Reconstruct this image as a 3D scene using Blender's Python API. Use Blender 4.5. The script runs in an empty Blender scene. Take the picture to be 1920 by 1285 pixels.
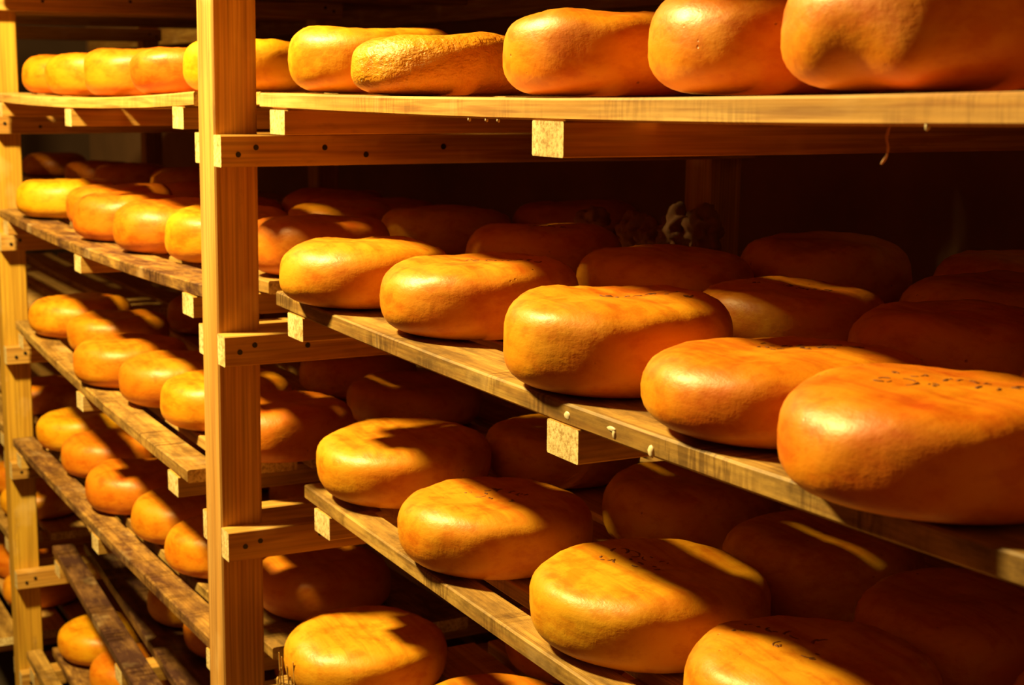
import bpy, bmesh, math, random
from mathutils import Vector, Matrix, noise
import numpy as np

random.seed(7)
C = bpy.context.scene.collection
S = 0.75          # metres per calibration unit
ZC = 2.1          # camera height above the floor

def W(x, y, z):
    """calibration units (x along the rack, y into the rack, z from eye level) -> metres"""
    return Vector((x * S, y * S, ZC + z * S))

# ------------------------------------------------------------------ camera
cam_data = bpy.data.cameras.new('camera')
cam = bpy.data.objects.new('camera', cam_data)
C.objects.link(cam)
cam_data.sensor_width = 36.0
cam_data.lens = 2891.0 / 1920.0 * 36.0
right = Vector((0.46026939, 0.88775257, 0.00688996))
up = Vector((-0.14761929, 0.0688781, 0.98664297))
back = Vector((0.87542026, -0.45513865, 0.16275189))
m = Matrix((right, up, back)).transposed().to_4x4()
m.translation = W(0, -1, 0)
cam.matrix_world = m
cam_data.clip_start = 0.05
cam_data.dof.use_dof = True
cam_data.dof.focus_distance = 1.95
cam_data.dof.aperture_fstop = 9.0
bpy.context.scene.camera = cam

# ------------------------------------------------------------------ light and exposure
world = bpy.data.worlds.new('world')
bpy.context.scene.world = world
world.use_nodes = True
bg = world.node_tree.nodes['Background']
bg.inputs['Color'].default_value = (1.0, 0.25, 0.03, 1)
bg.inputs['Strength'].default_value = 0.12
vs = bpy.context.scene.view_settings
vs.view_transform = 'Standard'
vs.look = 'None'
vs.gamma = 1.0
vs.use_curve_mapping = False
vs.exposure = 0.12

def point_lamp(name, loc, energy, color, radius):
    d = bpy.data.lights.new(name, 'POINT')
    d.energy = energy
    d.color = color
    d.shadow_soft_size = radius
    o = bpy.data.objects.new(name, d)
    o.location = loc
    C.objects.link(o)
    return o
point_lamp('aisle_lamp', W(-4.1, -1.62, 2.1), 1010, (1.0, 0.785, 0.27), 0.15)

# ------------------------------------------------------------------ node helpers
def new_mat(name):
    mt = bpy.data.materials.new(name)
    mt.use_nodes = True
    nt = mt.node_tree
    return mt, nt, nt.nodes['Principled BSDF']

def N(nt, kind, **kw):
    n = nt.nodes.new(kind)
    for k, v in kw.items():
        if k in n.inputs:
            n.inputs[k].default_value = v
        else:
            setattr(n, k, v)
    return n

def ramp(nt, fac, stops):
    r = nt.nodes.new('ShaderNodeValToRGB')
    el = r.color_ramp.elements
    while len(el) < len(stops):
        el.new(0.5)
    for e, (p, c) in zip(el, stops):
        e.position = p
        e.color = (c[0], c[1], c[2], 1)
    nt.links.new(fac, r.inputs[0])
    return r.outputs[0]

def mix(nt, fac, a, b, mode='MIX'):
    n = nt.nodes.new('ShaderNodeMix')
    n.data_type = 'RGBA'
    n.blend_type = mode
    for sock, v in ((n.inputs[0], fac), (n.inputs[6], a), (n.inputs[7], b)):
        if isinstance(v, (int, float)):
            sock.default_value = v
        elif isinstance(v, tuple):
            sock.default_value = (v[0], v[1], v[2], 1)
        else:
            nt.links.new(v, sock)
    return n.outputs[2]

def coords(nt, scale, jitter=23.0):
    tc = nt.nodes.new('ShaderNodeTexCoord')
    oi = nt.nodes.new('ShaderNodeObjectInfo')
    mu = N(nt, 'ShaderNodeMath', operation='MULTIPLY')
    nt.links.new(oi.outputs['Random'], mu.inputs[0])
    mu.inputs[1].default_value = jitter
    ad = N(nt, 'ShaderNodeVectorMath', operation='ADD')
    nt.links.new(tc.outputs['Object'], ad.inputs[0])
    nt.links.new(mu.outputs[0], ad.inputs[1])
    mp = nt.nodes.new('ShaderNodeMapping')
    mp.inputs['Scale'].default_value = scale
    nt.links.new(ad.outputs[0], mp.inputs['Vector'])
    return mp.outputs[0], ad.outputs[0], oi.outputs['Random']

def wood(name, light, dark, stain_color=(0.12, 0.05, 0.03), stain=0.3, rough=0.62, ring=1.0, rs=1.0, comb=0.0):
    mt, nt, bs = new_mat(name)
    v, raw, rnd = coords(nt, (1.2, 14, 14))
    n1 = N(nt, 'ShaderNodeTexNoise', Scale=1.6, Detail=4.0, Roughness=0.55, Distortion=0.4)
    nt.links.new(v, n1.inputs['Vector'])
    # growth rings: a distorted band pattern running with the grain
    v2, _, _ = coords(nt, (0.55 * rs, 9 * rs, 9 * rs))
    wv = N(nt, 'ShaderNodeTexWave', Scale=5.0, Distortion=6.0, Detail=2.5, bands_direction='Y')
    wv.inputs['Detail Scale'].default_value = 0.8
    nt.links.new(v2, wv.inputs['Vector'])
    v3, _, _ = coords(nt, (3, 160, 160))
    n3 = N(nt, 'ShaderNodeTexNoise', Scale=1.0, Detail=2.0)
    nt.links.new(v3, n3.inputs['Vector'])
    base = ramp(nt, n1.outputs[0], [(0.3, dark), (0.62, light)])
    ringc = ramp(nt, wv.outputs[0], [(0.0, (1 - 0.36 * ring, 1 - 0.50 * ring, 1 - 0.6 * ring)), (0.5, (1, 1, 1))])
    c = mix(nt, 0.8, base, ringc, 'MULTIPLY')
    fib = ramp(nt, n3.outputs[0], [(0.32, (0.58, 0.52, 0.45)), (0.6, (1.08, 1.06, 1.0))])
    c = mix(nt, 0.7, c, fib, 'MULTIPLY')
    # stains, blotches and damp marks with a shape of their own
    v4, _, _ = coords(nt, (5, 16, 16))
    n4 = N(nt, 'ShaderNodeTexNoise', Scale=1.5, Detail=8.0, Roughness=0.7)
    nt.links.new(v4, n4.inputs['Vector'])
    msk = ramp(nt, n4.outputs[0], [(0.62 - 0.22 * stain, (0, 0, 0)), (0.74 - 0.12 * stain, (1, 1, 1))])
    sm = N(nt, 'ShaderNodeMath', operation='MULTIPLY')
    nt.links.new(msk, sm.inputs[0])
    sm.inputs[1].default_value = min(1.0, 0.35 + stain * 0.55)
    c = mix(nt, sm.outputs[0], c, stain_color)
    if comb:
        # cross-cut saw and wear marks on old boards
        v6, _, _ = coords(nt, (190, 10, 22))
        n6 = N(nt, 'ShaderNodeTexNoise', Scale=1.0, Detail=2.0)
        nt.links.new(v6, n6.inputs['Vector'])
        n8 = N(nt, 'ShaderNodeTexNoise', Scale=9.0, Detail=2.0)
        nt.links.new(raw, n8.inputs['Vector'])
        a1 = ramp(nt, n6.outputs[0], [(0.42, (0.52, 0.46, 0.36)), (0.56, (1, 1, 1))])
        a2 = ramp(nt, n8.outputs[0], [(0.46, (0, 0, 0)), (0.58, (comb, comb, comb))])
        c = mix(nt, a2, c, mix(nt, 1.0, c, a1, 'MULTIPLY'))
    # pale waxy smears
    n5 = N(nt, 'ShaderNodeTexNoise', Scale=7.0, Detail=3.0)
    nt.links.new(raw, n5.inputs['Vector'])
    pm = ramp(nt, n5.outputs[0], [(0.6, (0, 0, 0)), (0.78, (0.45, 0.45, 0.45))])
    c = mix(nt, pm, c, (0.84, 0.56, 0.27))
    nt.links.new(c, bs.inputs['Base Color'])
    bs.inputs['Roughness'].default_value = rough
    bs.inputs['Specular IOR Level'].default_value = 0.35
    bp = N(nt, 'ShaderNodeBump', Strength=0.35, Distance=0.0012)
    hm = N(nt, 'ShaderNodeMath', operation='ADD')
    nt.links.new(n3.outputs[0], hm.inputs[0])
    nt.links.new(n4.outputs[0], hm.inputs[1])
    nt.links.new(hm.outputs[0], bp.inputs['Height'])
    nt.links.new(bp.outputs[0], bs.inputs['Normal'])
    return mt

def end_grain(name, col, dark):
    mt, nt, bs = new_mat(name)
    v, raw, rnd = coords(nt, (1, 1, 1))
    n1 = N(nt, 'ShaderNodeTexNoise', Scale=150.0, Detail=3.0, Roughness=0.7)
    nt.links.new(raw, n1.inputs['Vector'])
    n2 = N(nt, 'ShaderNodeTexNoise', Scale=18.0, Detail=2.0)
    nt.links.new(raw, n2.inputs['Vector'])
    a = ramp(nt, n1.outputs[0], [(0.36, dark), (0.56, col)])
    b = ramp(nt, n2.outputs[0], [(0.35, (0.75, 0.66, 0.5)), (0.6, (1, 1, 1))])
    c = mix(nt, 0.8, a, b, 'MULTIPLY')
    nt.links.new(c, bs.inputs['Base Color'])
    bs.inputs['Roughness'].default_value = 0.8
    bp = N(nt, 'ShaderNodeBump', Strength=0.5, Distance=0.0015)
    nt.links.new(n1.outputs[0], bp.inputs['Height'])
    nt.links.new(bp.outputs[0], bs.inputs['Normal'])
    return mt

def cheese_mat(name, a, b, deep, rough=0.39, bump=0.55, dist=0.0022):
    mt, nt, bs = new_mat(name)
    v, raw, rnd = coords(nt, (1, 1, 1.6))
    n1 = N(nt, 'ShaderNodeTexNoise', Scale=9.0, Detail=5.0, Roughness=0.6, Distortion=0.3)
    nt.links.new(v, n1.inputs['Vector'])
    n2 = N(nt, 'ShaderNodeTexNoise', Scale=26.0, Detail=5.0, Roughness=0.65)
    nt.links.new(v, n2.inputs['Vector'])
    base = ramp(nt, n1.outputs[0], [(0.34, deep), (0.5, a), (0.68, b)])
    blot = ramp(nt, n2.outputs[0], [(0.36, (0.80, 0.58, 0.45)), (0.52, (1, 1, 1))])
    c = mix(nt, 0.75, base, blot, 'MULTIPLY')
    # wiping streaks that run across the flat top
    vs_, _, _ = coords(nt, (4, 46, 6))
    n3 = N(nt, 'ShaderNodeTexNoise', Scale=1.4, Detail=4.0, Roughness=0.6)
    nt.links.new(vs_, n3.inputs['Vector'])
    st = ramp(nt, n3.outputs[0], [(0.36, (0.86, 0.66, 0.5)), (0.52, (1, 1, 1))])
    geo = nt.nodes.new('ShaderNodeTexCoord')
    sx = nt.nodes.new('ShaderNodeSeparateXYZ')
    nt.links.new(geo.outputs['Normal'], sx.inputs[0])
    up_ = ramp(nt, sx.outputs['Z'], [(0.72, (0, 0, 0)), (0.97, (0.8, 0.8, 0.8))])
    c2 = mix(nt, 1.0, c, st, 'MULTIPLY')
    c = mix(nt, up_, c, c2)
    # small dark pits
    vo = N(nt, 'ShaderNodeTexVoronoi', Scale=42.0)
    nt.links.new(raw, vo.inputs['Vector'])
    n6 = N(nt, 'ShaderNodeTexNoise', Scale=13.0, Detail=1.0)
    nt.links.new(raw, n6.inputs['Vector'])
    pit = ramp(nt, vo.outputs['Distance'], [(0.035, (1, 1, 1)), (0.09, (0, 0, 0))])
    gate = ramp(nt, n6.outputs[0], [(0.56, (0, 0, 0)), (0.64, (0.7, 0.7, 0.7))])
    pg = mix(nt, 1.0, pit, gate, 'MULTIPLY')
    c = mix(nt, pg, c, (0.22, 0.07, 0.015))
    hs = N(nt, 'ShaderNodeHueSaturation')
    hm = N(nt, 'ShaderNodeMapRange')
    nt.links.new(rnd, hm.inputs['Value'])
    hm.inputs['To Min'].default_value = 0.488
    hm.inputs['To Max'].default_value = 0.507
    nt.links.new(hm.outputs[0], hs.inputs['Hue'])
    nt.links.new(c, hs.inputs['Color'])
    nt.links.new(hs.outputs[0], bs.inputs['Base Color'])
    rr = N(nt, 'ShaderNodeMapRange')
    nt.links.new(n2.outputs[0], rr.inputs['Value'])
    rr.inputs['To Min'].default_value = rough - 0.06
    rr.inputs['To Max'].default_value = rough + 0.16
    nt.links.new(rr.outputs[0], bs.inputs['Roughness'])
    bs.inputs['Specular IOR Level'].default_value = 0.40
    h1 = N(nt, 'ShaderNodeMath', operation='MULTIPLY_ADD')
    n7 = N(nt, 'ShaderNodeTexNoise', Scale=70.0, Detail=4.0, Roughness=0.6)
    nt.links.new(raw, n7.inputs['Vector'])
    nt.links.new(n7.outputs[0], h1.inputs[0])
    h1.inputs[1].default_value = 0.35
    nt.links.new(n2.outputs[0], h1.inputs[2])
    h2 = N(nt, 'ShaderNodeMath', operation='SUBTRACT')
    nt.links.new(h1.outputs[0], h2.inputs[0])
    nt.links.new(pg, h2.inputs[1])
    h3 = N(nt, 'ShaderNodeMath', operation='MULTIPLY_ADD')
    nt.links.new(n3.outputs[0], h3.inputs[0])
    h3.inputs[1].default_value = 0.5
    nt.links.new(h2.outputs[0], h3.inputs[2])
    bp = N(nt, 'ShaderNodeBump', Strength=bump, Distance=dist)
    nt.links.new(h3.outputs[0], bp.inputs['Height'])
    nt.links.new(bp.outputs[0], bs.inputs['Normal'])
    return mt

def plain(name, col, rough=0.7, metal=0.0, var=0.25, scale=20.0):
    mt, nt, bs = new_mat(name)
    v, raw, rnd = coords(nt, (1, 1, 1))
    n1 = N(nt, 'ShaderNodeTexNoise', Scale=scale, Detail=4.0)
    nt.links.new(raw, n1.inputs['Vector'])
    c = ramp(nt, n1.outputs[0], [(0.3, tuple(x * (1 - var) for x in col)), (0.7, col)])
    nt.links.new(c, bs.inputs['Base Color'])
    bs.inputs['Roughness'].default_value = rough
    bs.inputs['Metallic'].default_value = metal
    bp = N(nt, 'ShaderNodeBump', Strength=0.3, Distance=0.002)
    nt.links.new(n1.outputs[0], bp.inputs['Height'])
    nt.links.new(bp.outputs[0], bs.inputs['Normal'])
    return mt

M = {}
M['post'] = wood('pine_post', (0.640, 0.344, 0.096), (0.544, 0.248, 0.048), stain=0.12, ring=0.55)
M['post_far'] = wood('pine_post_far', (0.608, 0.336, 0.032), (0.496, 0.240, 0.020), stain=0.25, ring=0.3)
M['bar'] = wood('pine_bar', (0.592, 0.328, 0.068), (0.480, 0.224, 0.036), stain=0.12, ring=0.8, rs=1.8)
M['plank'] = wood('pine_plank', (0.656, 0.384, 0.120), (0.512, 0.240, 0.040), stain_color=(0.36, 0.17, 0.03), stain=0.35, ring=0.9, rs=2.6, comb=0.45)
M['plank_worn'] = wood('worn_plank', (0.560, 0.328, 0.080), (0.352, 0.176, 0.032), stain_color=(0.13, 0.062, 0.014), stain=0.95, ring=0.8, rs=2.6, comb=1.0)
M['plank_stained'] = wood('stained_plank', (0.528, 0.288, 0.072), (0.320, 0.144, 0.032), stain_color=(0.085, 0.032, 0.016), stain=1.2, ring=0.6, rough=0.5, comb=1.0)
M['plank_dark'] = wood('dark_stained_plank', (0.40, 0.20, 0.07), (0.20, 0.085, 0.035), stain_color=(0.07, 0.028, 0.02), stain=1.5, ring=0.4, rough=0.38, comb=1.0)
M['end'] = end_grain('end_grain', (0.80, 0.60, 0.30), (0.42, 0.25, 0.08))
M['ch_y'] = cheese_mat('cheese_yellow', (0.70, 0.290, 0.008), (0.72, 0.335, 0.013), (0.66, 0.230, 0.004))
M['ch_l'] = cheese_mat('cheese_golden_dimmed', (0.60, 0.185, 0.004), (0.63, 0.225, 0.007), (0.55, 0.140, 0.003))  # left and far bays: colour dimmed to offset the lamp's stronger light
M['ch_p'] = cheese_mat('cheese_pocked', (0.69, 0.275, 0.006), (0.71, 0.315, 0.010), (0.62, 0.200, 0.003), bump=1.0, dist=0.006)
M['ch_o'] = cheese_mat('cheese_orange', (0.69, 0.270, 0.004), (0.71, 0.320, 0.008), (0.65, 0.205, 0.003))
M['ch_r'] = cheese_mat('cheese_deep_orange', (0.68, 0.235, 0.003), (0.70, 0.285, 0.006), (0.63, 0.160, 0.002))
M['ink'] = plain('imprint_groove', (0.20, 0.055, 0.004), 0.6)
M['screw'] = plain('screw_head', (0.035, 0.025, 0.02), 0.45, 0.6)
M['wax'] = plain('wax_drip', (0.86, 0.68, 0.45), 0.4)
M['string'] = plain('frayed_string', (0.72, 0.36, 0.18), 0.8)
M['cloth'] = plain('cheese_cloth', (0.36, 0.16, 0.07), 0.9, scale=60)
M['straw'] = plain('straw', (0.75, 0.46, 0.12), 0.6)
M['plaster'] = plain('plaster', (0.26, 0.12, 0.04), 0.95, scale=3)
M['plaster_dark'] = plain('shade_dark_plaster', (0.06, 0.026, 0.010), 0.95, scale=3)  # far wall shade put into the colour, as the lamp reaches it
M['concrete'] = plain('concrete', (0.035, 0.016, 0.006), 0.9, scale=4)

# ------------------------------------------------------------------ object helpers
def link(name, me, mats, parent=None, matrix=None):
    o = bpy.data.objects.new(name, me)
    for mm in (mats if isinstance(mats, (list, tuple)) else [mats]):
        me.materials.append(mm)
    C.objects.link(o)
    if parent is not None:
        o.parent = parent
        base = mw[parent.name]
        o.matrix_basis = base.inverted() @ (matrix or Matrix.Identity(4))
    else:
        o.matrix_basis = matrix or Matrix.Identity(4)
    mw[o.name] = (matrix or Matrix.Identity(4)).copy()
    return o
mw = {}

def empty(name, loc):
    o = bpy.data.objects.new(name, None)
    o.empty_display_size = 0.05
    C.objects.link(o)
    o.location = loc
    mw[o.name] = Matrix.Translation(loc)
    return o

def tag(o, label=None, cat=None, group=None, kind=None):
    if label: o['label'] = label
    if cat: o['category'] = cat
    if group: o['group'] = group
    if kind: o['kind'] = kind
    return o

def beam_mesh(L, w, h, sag=0.0, seg=1, bev=0.0015, wob=0.0, seed=0):
    """a sawn timber: length on local X (0..L), width on Y, height on Z; rounded arrises, optional sag"""
    rng = random.Random(seed)
    b = min(bev, w * 0.2, h * 0.2)
    prof = [(-w/2 + b, -h/2), (w/2 - b, -h/2), (w/2, -h/2 + b), (w/2, h/2 - b),
            (w/2 - b, h/2), (-w/2 + b, h/2), (-w/2, h/2 - b), (-w/2, -h/2 + b)]
    verts, faces, mi = [], [], []
    a1, a2 = rng.uniform(0, 6.28), rng.uniform(0, 6.28)
    for i in range(seg + 1):
        t = i / seg
        dz = -sag * 4 * t * (1 - t) + wob * math.sin(5 * t + a1)
        dy = wob * math.sin(4 * t + a2)
        for (y, z) in prof:
            j = wob * 0.3 * rng.uniform(-1, 1)
            verts.append((t * L, y + dy, z + dz + j))
    for i in range(seg):
        for k in range(8):
            k2 = (k + 1) % 8
            faces.append((i*8 + k, (i+1)*8 + k, (i+1)*8 + k2, i*8 + k2)); mi.append(0)
    faces.append(tuple(range(8))); mi.append(1)
    faces.append(tuple(seg*8 + k for k in reversed(range(8)))); mi.append(1)
    me = bpy.data.meshes.new('timber')
    me.from_pydata(verts, [], faces)
    bm = bmesh.new(); bm.from_mesh(me)
    bmesh.ops.recalc_face_normals(bm, faces=bm.faces)
    bm.to_mesh(me); bm.free()
    me.polygons.foreach_set('material_index', mi)
    return me

def beam(name, p0, p1, w, h, mat, parent, sag=0.0, seg=1, wob=0.0, upv=(0, 0, 1), bev=0.0018, seed=None):
    """p0, p1: centre of the two end faces (metres)"""
    p0, p1 = Vector(p0), Vector(p1)
    d = (p1 - p0)
    x = d.normalized()
    u = Vector(upv)
    y = u.cross(x).normalized()
    z = x.cross(y)
    mt = Matrix((x, y, z)).transposed().to_4x4()
    mt.translation = p0
    me = beam_mesh(d.length, w, h, sag, seg, bev, wob, seed if seed is not None else random.randint(0, 9999))
    return link(name, me, [mat, M['end']], parent, mt)
# ------------------------------------------------------------------ the room shell
def slab(name, lo, hi, mat):
    me = bpy.data.meshes.new(name)
    bm = bmesh.new()
    bmesh.ops.create_cube(bm, size=1.0)
    for v in bm.verts:
        v.co = Vector([(lo[i] + hi[i]) / 2 + v.co[i] * (hi[i] - lo[i]) for i in range(3)])
    bm.to_mesh(me); bm.free()
    o = link(name, me, mat)
    o['kind'] = 'structure'
    return o
slab('floor', (-10.5, -3.2, -0.1), (3.0, 1.75, 0.0), M['concrete'])
slab('wall_back', (-10.5, 1.5, 0.0), (3.0, 1.75, 3.9), M['plaster'])
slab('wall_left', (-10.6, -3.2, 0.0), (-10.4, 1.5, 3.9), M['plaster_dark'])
t1 = beam('trim_1', W(-13.5, 1.97, 0.345), W(2.5, 1.97, 0.345), 0.04, 0.085, M['bar'], None, seg=4)
t1['kind'] = 'structure'

# ------------------------------------------------------------------ upright frames: posts and cross rails
PW, PD, BT, BH = 0.12, 0.10, 0.055, 0.07      # post width, post depth, rail thickness, rail height (units)

def frame(xr, tops, label, lean=0.0, screws=None, mat='post', xoff=0.0):
    root = empty('rack_frame', W(xr - PW / 2, 0.7, -ZC / S))
    tag(root, label, 'rack frame', 'upright rack frames')
    def X(z): return xr + lean * (z + 0.1)
    for y in (PD / 2, 1.38):
        z0, z1 = -ZC / S, (1.05 if y < 1 else .39)
        beam('post', W(X(z0) - PW/2, y, z0), W(X(z1) - PW/2, y, z1), PD * S, PW * S, M[mat], root,
             seg=10, wob=0.0012, upv=(1, 0, 0), bev=0.003)
    for k, zt in tops.items():
        zc = zt - BH / 2
        for side in (1, -1):
            xc = X(zc) + BT / 2 if side == 1 else X(zc) - PW - BT / 2
            y0 = -0.002 if side == 1 else 0.006
            b = beam('cross_rail', W(xc, y0, zc), W(xc, 1.43, zc), BT * S, BH * S, M['bar'], root,
                     seg=6, wob=0.0008, bev=0.002)
            if side == 1:
                sc = (screws or {}).get(k, [(0.035, -0.042), (0.07, -0.028), (1.36, -0.03), (1.4, -0.045)])
                for (sy, dz) in sc:
                    me = bpy.data.meshes.new('screw')
                    bm = bmesh.new()
                    bmesh.ops.create_cone(bm, cap_ends=True, segments=10, radius1=0.0052, radius2=0.0044, depth=0.0024)
                    bmesh.ops.rotate(bm, verts=bm.verts, cent=(0, 0, 0), matrix=Matrix.Rotation(math.pi/2, 3, 'Y'))
                    bm.to_mesh(me); bm.free()
                    mt = Matrix.Translation(W(xc + BT / 2, sy, zt + dz) + Vector((0.0005, 0, 0)))
                    link('screw', me, M['screw'], b, mt)
    return root

MT = {0: .345, 1: -.106, 2: -.553, 3: -1.009, 4: -1.475, 5: -1.935, 6: -2.385}
LT = {0: .35, 1: -.118, 2: -.575, 3: -1.025, 4: -1.495, 5: -1.957, 6: -2.385}
near = frame(-3.36, MT, 'square pine post near the middle with screwed cross rails running back', lean=0.015,
      screws={1: [(.037, -.042), (.078, -.027), (.239, -.029), (.339, -.046), (.534, -.030)],
              2: [(.033, -.037), (.068, -.023), (.194, -.032)],
              3: [(.038, -.036), (.074, -.027), (.221, -.029)]})
frame(-6.31, LT, 'weathered pine post at the left edge with short cross rails and double screws', lean=0.0,
      screws={0: [(.194, -.03), (.534, -.021), (1.355, -.02), (1.393, -.034)],
              1: [(.032, -.03), (.166, -.043)]}, mat='post_far')
frame(-9.24, {k: v - .02 for k, v in LT.items()}, 'far upright pine frame seen through the gaps behind the left post',
      mat='post_far')
frame(-0.41, {k: v + .02 for k, v in MT.items()}, 'nearest upright pine frame past the right edge of the picture')

# ------------------------------------------------------------------ slatted trays (shelves)
PT, BTH, BW = 0.033, 0.052, 0.095             # plank thickness, batten height, batten width (units)
DEF = [.125, .16, .16, .16, .16, .16, .16]
def tray(key, x0, x1, y0, y1, z0, z1, sag, widths, gaps, mats, label, group, battens=(0.048, 0.5, 0.952), back=None):
    """planks run along X from x0 to x1; front edge at y0 (x0 end) .. y1 (x1 end); top at z0 .. z1"""
    root = empty('slatted_shelf', W((x0 + x1) / 2, 0.7, (z0 + z1) / 2 - PT - BTH))
    tag(root, label, 'shelf', group)
    y = 0.0
    for i, w in enumerate(widths):
        rx0, rx1 = x0 + (random.uniform(0, .012) if i else 0), x1 - (random.uniform(0, .012) if i else 0)
        if back and i: rx0 = back  # rear planks overhang the bay gap to stop lamp light leaking through
        yc = y + w / 2
        c = (mats[i] if i < len(mats) else mats[-1])
        dz = 0 if i == 0 else random.uniform(-.002, .001)
        beam('plank', W(rx0, y0 + yc, z0 - PT / 2 + dz), W(rx1, y1 + yc, z1 - PT / 2 + dz), w * S, PT * S, M[c], root,
             sag=sag * S, seg=12, wob=0.0008, bev=0.0025)
        y += w + (gaps[i] if i < len(gaps) else gaps[-1])
    depth = y - gaps[-1]
    for t in battens:
        xc = x0 + (x1 - x0) * t
        yy = y0 + (y1 - y0) * t
        zt = z0 + (z1 - z0) * t - sag * 4 * t * (1 - t)
        beam('batten', W(xc, yy + random.uniform(-.006, .0), zt - PT - BTH / 2 - .0005),
             W(xc, yy + depth, zt - PT - BTH / 2 - .0005), BW * S, BTH * S, M['bar'], root, seg=3, wob=0.0005, bev=0.0015)
    TR[key] = (x0, x1, z0, z1, sag)
    return root
TR = {}
def shelf_z(key, x):
    x0, x1, z0, z1, sag = TR[key]
    t = (x - x0) / (x1 - x0)
    return z0 + (z1 - z0) * t - sag * 4 * t * (1 - t)

gr, gl = 'slatted shelves of the right bay', 'slatted shelves of the left bay'
tray('R0', -3.31, -.66, .105, -.16, .44, .46, .012, [.05] + [.18] * 9 + [.13], [.004], ['plank'], 'slatted shelf above the top row of cheeses, unseen, shaped to block lamp light, right bay', gr, back=-3.49)  # unseen shelf, deepened and skewed forward to shade the cheeses and wall
tray('R1', -3.31, -.66, .09, .09, -.014, .012, .012, DEF, [.035], ['plank'], 'eye-level slatted shelf with a pale clean front edge and a dangling thread', gr)
tray('R2', -3.255, -.66, .10, .115, -.449, -.432, .020, DEF, [.035], ['plank_worn', 'plank'], 'slatted shelf with a worn front edge and white wax drips under five large cheeses', gr)
tray('R3', -3.285, -.66, .17, .145, -.905, -.89, .013, [.065, .15, .16, .16, .16, .16, .16], [.055, .035], ['plank_worn', 'plank'], 'slatted shelf in the lower right with a narrow stained front board', gr)
tray('R4', -3.30, -.66, .10, .12, -1.365, -1.35, .015, DEF, [.035], ['plank_worn', 'plank'], 'lowest visible slatted shelf right of the post, straw on its left end', gr)
tray('L0', -6.275, -3.50, .0, .0, .44, .44, .012, [.105] + [.183] * 10, [.004], ['plank'], 'slatted shelf above the top row of cheeses, deepened to block lamp light, left bay', gl, back=-6.475)  # depth and rear overhang shaped to keep lamp light off the wall
tray('L1', -6.275, -3.515, .0, .0, -.030, -.011, .018, DEF, [.035], ['plank'], 'bowed eye-level slatted shelf left of the middle post', gl)
tray('L2', -6.275, -3.53, .0, .02, -.478, -.462, .024, DEF, [.035], ['plank_stained', 'plank_worn', 'plank'], 'second slatted shelf of the left bay with a brown stained front board', gl)
tray('L3', -6.275, -3.60, .04, -.015, -.925, -.922, .018, [.085, .15, .16, .16, .16, .16, .16], [.05, .035], ['plank_worn', 'plank'], 'third slatted shelf of the left bay, its clean near end sticking out beside the post', gl)
tray('L4', -6.275, -3.53, .01, .055, -1.400, -1.385, .014, [.085, .14, .16, .16, .16, .16, .16], [.030, .04], ['plank_stained', 'plank_worn'], 'fourth slatted shelf of the left bay with a mottled narrow front board', gl)
tray('L5', -6.275, -3.53, .145, .035, -1.865, -1.845, .012, [.085, .15, .15, .16, .16, .16, .14], [.04, .05], ['plank_dark', 'plank_dark', 'plank_dark'], 'dark stained wet-looking slatted shelf, nearly empty, fifth in the left bay', gl)
tray('L6', -6.26, -3.53, .022, .022, -2.292, -2.292, .010, [.062, .15, .16, .16, .16, .16, .16], [.04, .04], ['plank_worn', 'plank_stained'], 'lowest slatted shelf at the bottom left corner of the left bay', gl)
for k, z in [(q, LT[q] + .088) for q in range(0, 7)]:
    tray('F%d' % k, -9.12, -6.48, (-.08 if k == 6 else .02), (-.08 if k == 6 else .02), z - .02, z, .012, DEF[:4] + [.3, .3] + ([.35, .36] if k == 0 else []), [.035 if k else .004], ['plank_worn', 'plank'],  # uppermost shelf gets extra boards and tight gaps to block lamp light
         '%s slatted shelf of the far bay beyond the left post' % ['uppermost light-blocking', 'top', 'second', 'third', 'fourth', 'fifth', 'bottom'][k],
         'slatted shelves of the far bay')

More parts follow.
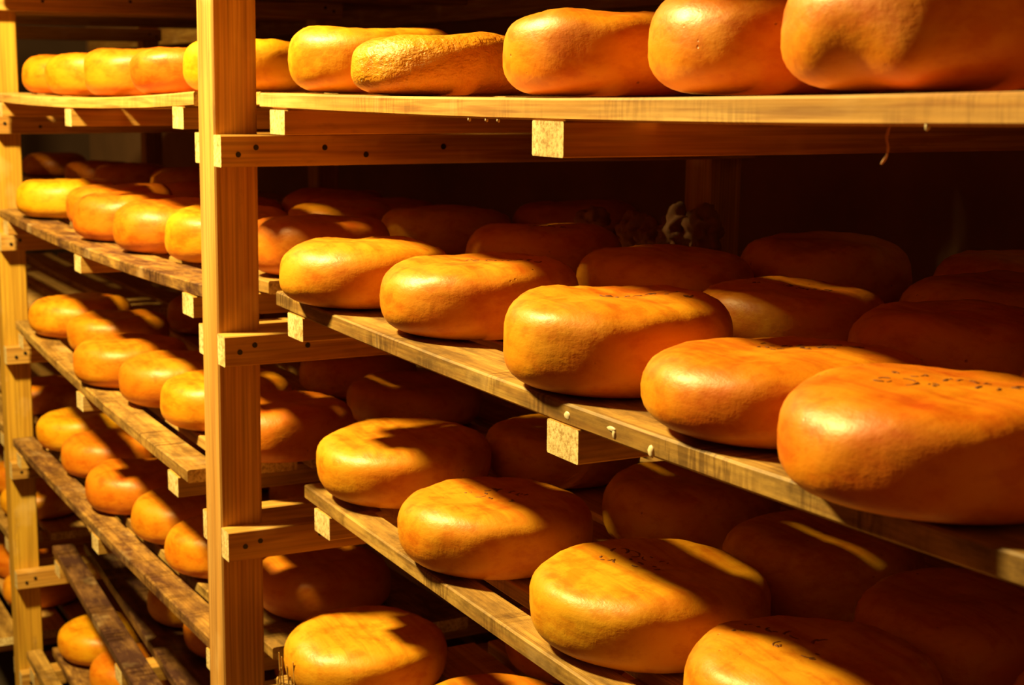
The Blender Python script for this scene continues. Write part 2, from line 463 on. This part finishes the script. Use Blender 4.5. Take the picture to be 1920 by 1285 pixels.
# ------------------------------------------------------------------ cheeses
CHEESES = {
 'R1': [[-3.089, 0.27, 0.185, 0.135], [-2.719, 0.27, 0.185, 0.111], [-2.169, 0.3, 0.177, 0.13], [-1.757, 0.327, 0.181, 0.14], [-1.372, 0.285, 0.192, 0.141], [-2.66, 0.76, 0.18, 0.13], [-1.8, 0.86, 0.18, 0.13]],
 'R2': [[-3.026, 0.224, 0.184, 0.128], [-2.612, 0.288, 0.19, 0.137], [-2.049, 0.253, 0.189, 0.143], [-1.648, 0.277, 0.197, 0.109], [-1.274, 0.206, 0.183, 0.125], [-3.15, 0.719, 0.185, 0.131], [-2.609, 0.704, 0.185, 0.133], [-2.141, 0.662, 0.169, 0.123], [-1.747, 0.666, 0.165, 0.127], [-2.558, 1.069, 0.184, 0.15], [-1.937, 0.959, 0.185, 0.138], [-2.165, 1.25, 0.184, 0.15], [-1.292, 0.595, 0.187, 0.12]],
 'R3': [[-3.11, 0.344, 0.2, 0.142], [-2.596, 0.316, 0.197, 0.13], [-2.071, 0.337, 0.201, 0.133], [-1.639, 0.335, 0.186, 0.135], [-3.093, 0.746, 0.187, 0.125], [-2.519, 0.721, 0.185, 0.138], [-2.103, 0.722, 0.185, 0.138], [-1.706, 0.7, 0.185, 0.133], [-1.31, 0.622, 0.178, 0.15]],
 'R4': [[-3.17, 0.273, 0.194, 0.137], [-2.69, 0.359, 0.185, 0.135], [-3.05, 0.78, 0.185, 0.13], [-2.6, 0.8, 0.185, 0.13]],
 'L1': [[-5.907, 0.22, 0.18, 0.135], [-5.45, 0.22, 0.18, 0.14], [-4.93, 0.25, 0.19, 0.15], [-4.14, 0.175, 0.166, 0.124], [-3.8, 0.235, 0.174, 0.128]],
 'L2': [[-5.897, 0.185, 0.185, 0.137], [-5.444, 0.276, 0.185, 0.145], [-5.024, 0.212, 0.185, 0.144], [-4.575, 0.227, 0.186, 0.145], [-4.184, 0.283, 0.185, 0.144], [-3.66, 0.35, 0.185, 0.138], [-5.066, 0.933, 0.185, 0.135], [-5.142, 0.574, 0.182, 0.112], [-4.014, 0.871, 0.196, 0.134], [-4.719, 0.989, 0.166, 0.12], [-3.928, 1.25, 0.193, 0.143], [-5.75, 0.65, 0.18, 0.13], [-4.485, 0.734, 0.18, 0.13]],
 'L3': [[-5.882, 0.215, 0.193, 0.141], [-5.47, 0.262, 0.185, 0.132], [-4.891, 0.164, 0.185, 0.136], [-4.498, 0.218, 0.185, 0.135], [-4.116, 0.243, 0.185, 0.134], [-3.684, 0.252, 0.194, 0.135], [-3.869, 0.707, 0.19, 0.123], [-5.75, 0.7, 0.185, 0.13], [-4.4, 0.75, 0.185, 0.125]],
 'L4': [[-6.033, 0.243, 0.186, 0.139], [-5.584, 0.251, 0.186, 0.138], [-5.08, 0.229, 0.186, 0.138], [-4.651, 0.275, 0.184, 0.132], [-4.264, 0.283, 0.185, 0.133], [-3.784, 0.398, 0.185, 0.135], [-5.75, 0.72, 0.18, 0.13], [-5.2, 0.7, 0.18, 0.13], [-4.7, 0.74, 0.18, 0.13]],
 'L5': [[-5.191, 0.44, 0.18, 0.13], [-4.807, 0.47, 0.18, 0.13], [-4.4, 0.65, 0.185, 0.13]],
 'L6': [[-6.08, 0.3, 0.186, 0.138], [-5.683, 0.336, 0.185, 0.135]],
 'F4': [[-6.85, 0.25, 0.185, 0.13]],
 'F5': [[-6.85, 0.22, 0.185, 0.13], [-7.3, 0.24, 0.18, 0.13]],
 'F6': [[-6.93, 0.22, 0.185, 0.13], [-7.4, 0.24, 0.18, 0.13]],
 'F2': [[-6.619, 0.871, 0.185, 0.135], [-9.0, 0.748, 0.187, 0.121], [-7.4, 0.8, 0.185, 0.13], [-8.1, 0.8, 0.18, 0.12]],
}

NTH, PHN = 64, 18
def cheese_mesh(R, h, seed, npow=2.4, flat=0.52, lobes=None, detail=1):
    """a flattened wheel: superelliptic bulging side, softly uneven flat top; origin at the base"""
    rng = random.Random(seed)
    nth = NTH if detail else 40
    ph_n = PHN if detail else 12
    a = [(k, rng.uniform(0, 6.28), rng.uniform(.003, .011) / k ** .5) for k in (2, 3, 4, 5)]
    a[0] = (2, a[0][1], rng.uniform(.006, .022))
    bulge = rng.uniform(-.06, .05)
    tilt_a, tilt = rng.uniform(0, 6.28), rng.uniform(.0, .035)
    dish = rng.uniform(-.02, .035)
    off = Vector((rng.uniform(0, 99), rng.uniform(0, 99), rng.uniform(0, 99)))
    rings = []
    for i in range(ph_n + 1):
        ph = -math.pi / 2 + math.pi * i / ph_n
        cc, ss = abs(math.cos(ph)) ** (2 / npow), math.copysign(abs(math.sin(ph)) ** (2 / npow), math.sin(ph))
        rings.append((flat + (1 - flat) * cc, (1 + ss) / 2))
    inner = [flat * q for q in (.8, .6, .4, .2)]
    verts, faces = [], []
    seq = [(r, 0.0, 'b') for r in reversed(inner)] + [(r, z, 's') for r, z in rings] + [(r, 1.0, 't') for r in inner]
    def pt(r, z, th):
        rr = r * (1 + sum(A * math.cos(k * th + p) for k, p, A in a) + bulge * (z - .5) * (r > flat))
        x, y = rr * math.cos(th), rr * math.sin(th)
        zz = z
        if z > .3:
            w = (z - .3) / .7
            n = noise.noise(Vector((x * 1.6, y * 1.6, z)) + off)
            n2 = noise.noise(Vector((x * 5, y * 5, z * 3)) * 1.3 + off)
            zz += w * (n * .075 + n2 * .02 + tilt * (x * math.cos(tilt_a) + y * math.sin(tilt_a)) - dish * max(0, 1 - (r / .7) ** 2))
        nn = noise.noise(Vector((x * 2.6, y * 2.6, z * 1.4)) + off * 1.3)
        n3 = noise.noise(Vector((x * 8, y * 8, z * 4)) + off)
        f = 1 + (nn * .022 + n3 * .006) * min(1, z * 4)
        x, y = x * f, y * f
        if lobes:
            for (la, lz, aw, zw, amp) in lobes:
                da = (th - la + math.pi) % (2 * math.pi) - math.pi
                g = amp * math.exp(-(da / aw) ** 2 - ((z - lz) / zw) ** 2) * (r > flat * .9)
                x, y = x * (1 + g), y * (1 + g)
        return (x * R, y * R, zz * h)
    verts.append((0, 0, 0))
    for (r, z, _) in seq:
        for j in range(nth):
            verts.append(pt(r, z, 2 * math.pi * j / nth))
    verts.append((0, 0, sum(v[2] for v in verts[-nth:]) / nth))
    top = len(verts) - 1
    for j in range(nth):
        faces.append((0, 1 + (j + 1) % nth, 1 + j))
        last = 1 + (len(seq) - 1) * nth
        faces.append((top, last + j, last + (j + 1) % nth))
    for i in range(len(seq) - 1):
        b0, b1 = 1 + i * nth, 1 + (i + 1) * nth
        for j in range(nth):
            j2 = (j + 1) % nth
            faces.append((b0 + j, b0 + j2, b1 + j2, b1 + j))
    mr = max(math.hypot(v[0], v[1]) for v in verts) / (R * 1.004)
    if not lobes:
        verts = [(v[0] / mr, v[1] / mr, v[2]) for v in verts]
    me = bpy.data.meshes.new('cheese')
    me.from_pydata(verts, [], faces)
    me.polygons.foreach_set('use_smooth', [True] * len(me.polygons))
    return me, pt

def tube_into(bm, pts, r, seg=5, flat=1.0):
    prev = None
    n = len(pts)
    for i, p in enumerate(pts):
        d = (pts[min(i + 1, n - 1)] - pts[max(i - 1, 0)]).normalized()
        u = Vector((0, 0, 1)) if abs(d.z) < .9 else Vector((1, 0, 0))
        a = d.cross(u).normalized(); b = a.cross(d)
        rr = r * (0.55 if i in (0, n - 1) else 1.0)
        ring = [bm.verts.new(p + a * math.cos(2*math.pi*k/seg) * rr + b * math.sin(2*math.pi*k/seg) * rr * flat) for k in range(seg)]
        if prev:
            for k in range(seg):
                bm.faces.new((prev[k], prev[(k+1) % seg], ring[(k+1) % seg], ring[k]))
        else:
            bm.faces.new(list(reversed(ring)))
        prev = ring
    bm.faces.new(prev)

def imprint(o, me, R, h, ang, cx, cy, rows, n, size, seed):
    """worn pressed-in maker's stamp: rows of short broken curved strokes following the top surface"""
    rng = random.Random(seed)
    bm0 = bmesh.new(); bm0.from_mesh(me)
    from mathutils.bvhtree import BVHTree
    bvh = BVHTree.FromBMesh(bm0)
    bm = bmesh.new()
    ca, sa = math.cos(ang), math.sin(ang)
    for r_ in range(rows):
        for c_ in range(n):
            if rng.random() < .12: continue
            u0 = (c_ - (n - 1) / 2) * size * 1.15 + rng.uniform(-.1, .1) * size
            v0 = (r_ - (rows - 1) / 2) * size * -1.5 + rng.uniform(-.1, .1) * size
            for s_ in range(rng.choice((2, 3, 3))):
                t0 = rng.uniform(0, 6.28); sweep = rng.uniform(.5, 1.9); rad = size * rng.uniform(.2, .55)
                pts = []
                for q in range(6):
                    tt = t0 + sweep * q / 5
                    u = u0 + rad * math.cos(tt) + s_ * size * .12
                    v = v0 + rad * 1.1 * math.sin(tt)
                    x = cx + u * ca - v * sa; y = cy + u * sa + v * ca
                    hit = bvh.ray_cast(Vector((x, y, h * 2)), Vector((0, 0, -1)))
                    if hit[0] is None: break
                    pts.append(hit[0] + Vector((0, 0, .0001)))
                if len(pts) == 6:
                    tube_into(bm, pts, rng.uniform(.0010, .0025), 4, .4)
    mi = bpy.data.meshes.new('imprint')
    bm.to_mesh(mi); bm.free(); bm0.free()
    p = link('imprint', mi, M['ink'], o, mw[o.name])
    tag(p, 'dark worn stamp pressed into the top')

ORD = ['first', 'second', 'third', 'fourth', 'fifth', 'sixth', 'seventh', 'eighth', 'ninth', 'tenth', 'eleventh']
SHELF = {1: 'top', 2: 'second', 3: 'third', 4: 'fourth', 5: 'fifth', 6: 'bottom'}
LOOK = {('R1', 0): 'smooth bright orange cheese wheel', ('R1', 1): 'low pock-marked cheese wheel', ('R1', 2): 'tall round-sided cheese wheel',
        ('R1', 3): 'tall deep-orange cheese wheel', ('R1', 4): 'sagging cheese wheel with a creased bulge',
        ('R2', 0): 'shiny yellow cheese wheel', ('R2', 1): 'round-nosed yellow-orange cheese wheel',
        ('R2', 2): 'large tall glossy cheese wheel', ('R2', 3): 'wide flat stamped cheese wheel', ('R2', 4): 'biggest orange stamped cheese wheel',
        ('R3', 0): 'plump golden cheese wheel', ('R3', 1): 'stamped golden cheese wheel', ('R3', 2): 'large stamped golden cheese wheel',
        ('R3', 3): 'cheese wheel with two stamped rows', ('R4', 0): 'scarred yellow cheese wheel behind straw'}
count = 0
for key, lst in CHEESES.items():
    bay = key[0]
    k = int(key[1])
    rows = {}
    for i, c in enumerate(lst):
        rows.setdefault('front' if c[1] < .5 else ('middle' if c[1] < .92 else 'back'), []).append(i)
    where = {}
    for rn, ids in rows.items():
        ids.sort(key=lambda i: lst[i][0])
        for q, i in enumerate(ids):
            where[i] = (rn, q, len(ids))
    for i, (x, y, R, h) in enumerate(lst):
        sd = 1000 * ord(bay) + 100 * k + i
        front = y < .5
        lobes = None
        if key == 'R1' and i == 4:
            lobes = [(-1.42, .14, .26, .26, -.12), (-.97, .20, .17, .34, .06), (-.45, .3, .2, .5, .03)]
        if key == 'L1' and i == 2:
            lobes = [(-1.9, .45, .25, .3, -.06)]
        me, _ = cheese_mesh(R * S, h * S, sd, npow=2.7 + .35 * ((sd * 7) % 5) / 5, lobes=lobes, detail=front)
        if bay in 'LF': mat = M['ch_l'] if (sd % 4) else M['ch_o']
        elif key == 'R1' or (k == 2 and i in (3, 4)) : mat = M['ch_r'] if i >= 2 else M['ch_o']
        elif key in ('R3', 'R4') or (k == 2 and i < 2): mat = M['ch_y'] if i < 4 else M['ch_o']
        else: mat = M['ch_o']
        if key == 'R1' and i == 1: mat = M['ch_p']
        z = max(shelf_z(key, x - .55 * R), shelf_z(key, x + .55 * R)) + .0022
        mt = Matrix.Translation(W(x, y, z)) 
        o = link('cheese_wheel', me, mat, None, mt)
        rn, q, n = where[i]
        look = LOOK.get((key, i)) or ('golden waxed cheese wheel' if mat in (M['ch_y'], M['ch_l']) else 'orange waxed cheese wheel')
        bayn = {'R': 'right bay', 'L': 'left bay', 'F': 'far bay'}[bay]
        tag(o, '%s, %s from left, %s row, %s shelf, %s' % (look, ORD[q], rn, SHELF[k], bayn), 'cheese',
            'cheese wheels on the %s shelf of the %s' % (SHELF[k], bayn))
        count += 1
        if key == 'R2' and i in (1, 2, 3, 4):
            r2 = {1: (.02, .02, 1, 7, .016), 2: (.01, .03, 1, 6, .018), 3: (-.01, .03, 2, 6, .016), 4: (.01, .01, 2, 7, .019)}[i]
            imprint(o, me, R*S, h*S, .55, r2[0], r2[1], r2[2], r2[3], r2[4], sd)
        if key == 'R3' and i in (1, 2, 3):
            r2 = {1: (.0, .0, 2, 5, .017), 2: (-.02, .0, 2, 5, .019), 3: (-.035, -.02, 2, 4, .023)}[i]
            imprint(o, me, R*S, h*S, .5, r2[0], r2[1], r2[2], r2[3], r2[4], sd)
        if key == 'R2' and i in (5, 7):
            imprint(o, me, R*S, h*S, .5, 0, 0, 1, 6, .016, sd)

# ------------------------------------------------------------------ small things
def blob(name, loc, sx, sy, sz, mat, parent=None, seed=0):
    me = bpy.data.meshes.new(name)
    bm = bmesh.new()
    bmesh.ops.create_icosphere(bm, subdivisions=2, radius=1)
    for v in bm.verts:
        n = noise.noise(v.co * 1.7 + Vector((seed, 0, 0)))
        v.co = Vector((v.co.x * sx, v.co.y * sy, v.co.z * sz)) * (1 + .35 * n)
    for f in bm.faces: f.smooth = True
    bm.to_mesh(me); bm.free()
    return link(name, me, mat, parent, Matrix.Translation(loc))
by_label = {o['label']: o for o in C.objects if 'label' in o}
r2 = next(o for l, o in by_label.items() if l.startswith('slatted shelf with a worn front edge'))
r1 = next(o for l, o in by_label.items() if l.startswith('eye-level slatted shelf with'))
for (x, z, sx, sz) in ((-1.950, -.479, .008, .006), (-1.823, -.474, .010, .0035), (-1.816, -.480, .004, .006), (-2.815, -.465, .004, .004), (-1.72, -.484, .006, .007)):
    p = blob('wax_drip', W(x, .108, z), sx, .0022, sz, M['wax'], r2, x)
    tag(p, 'pale dried wax drip')
for x in (-2.258, -2.196, -2.155, -1.2):
    blob('wax_drip', W(x, .094, shelf_z('R1', x) - PT - .001), .0022, .0022, .0032, M['wax'], r1, x)

me = bpy.data.meshes.new('string')
bm = bmesh.new()
pts = [W(-1.291, .125, -.036), W(-1.291, .12, -.049), W(-1.284, .118, -.060), W(-1.289, .12, -.070), W(-1.297, .12, -.078)]
sm = []
for i in range(len(pts) - 1):
    for t in (0, .33, .66):
        sm.append(pts[i].lerp(pts[i + 1], t))
sm.append(pts[-1])
sm = [p - sm[0] for p in sm]
tube_into(bm, [sm[0]] + [(sm[i-1] + sm[i] * 2 + sm[i+1]) / 4 for i in range(1, len(sm)-1)] + [sm[-1]], .0011, 6)
bm.to_mesh(me); bm.free()
tag(link('loose_thread', me, M['string'], None, Matrix.Translation(pts[0])), 'short frayed thread dangling under the eye-level shelf on the right', 'thread')

# crumpled cloth lying at the back of the second shelf: one sheet gathered into soft folded lumps
def cloth_bundle(loc):
    me = bpy.data.meshes.new('cloth')
    bm = bmesh.new()
    rng = random.Random(5)
    lumps = [(-.150, 0, .060, .040, .045), (-.095, -.01, .042, .034, .034), (-.045, .0, .058, .040, .046),
             (.005, -.01, .048, .036, .040), (.055, .0, .066, .036, .050), (.105, .01, .070, .040, .052), (.0, .02, .024, .13, .024)]
    for q, (x, y, z, rx, rz) in enumerate(lumps):
        g = bmesh.ops.create_icosphere(bm, subdivisions=4, radius=1)
        for v in g['verts']:
            d = v.co.normalized()
            p = d * 1.4 + Vector((q * 7.3, 2, 5))
            f = 1 + .30 * noise.noise(p) - .34 * abs(noise.noise(p * 1.9)) + .14 * math.sin(7 * math.atan2(d.z, d.x) + 3 * d.y + q)
            v.co = Vector((x + d.x * rx * f, y + d.y * .036 * f, max(.0, z + d.z * rz * f)))
    for f in bm.faces: f.smooth = True
    bm.to_mesh(me); bm.free()
    return link('crumpled_cloth', me, M['cloth'], None, Matrix.Translation(loc) @ Matrix.Rotation(.35, 4, 'Z'))
tag(cloth_bundle(W(-3.30, 1.12, -.449 + .004)),
    'crumpled cloth bundle in the dark at the back of the second shelf', 'cloth')

# straw wisps by the scarred cheese
rng = random.Random(11)
for i in range(7):
    me = bpy.data.meshes.new('straw')
    bm = bmesh.new()
    L = rng.uniform(.045, .085)
    az = rng.uniform(-.9, 1.3); lean = rng.uniform(.15, .8)
    pts = []
    for q in range(6):
        t = q / 5
        pts.append(Vector((L * t * math.sin(lean) * math.cos(az) , -L * t * .12, L * t * math.cos(lean) + .006 * math.sin(t * 3) * rng.uniform(.5, 1))))
    tube_into(bm, pts, .0014, 5)
    bm.to_mesh(me); bm.free()
    x = -3.282 + .021 * i; yy = .0975
    tag(link('straw_stalk', me, M['straw'], None, Matrix.Translation(W(x, yy, shelf_z('R4', x) - .012))),
        'thin straw stalk standing in front of the scarred yellow cheese', 'straw', 'straw wisps at the lowest right shelf')
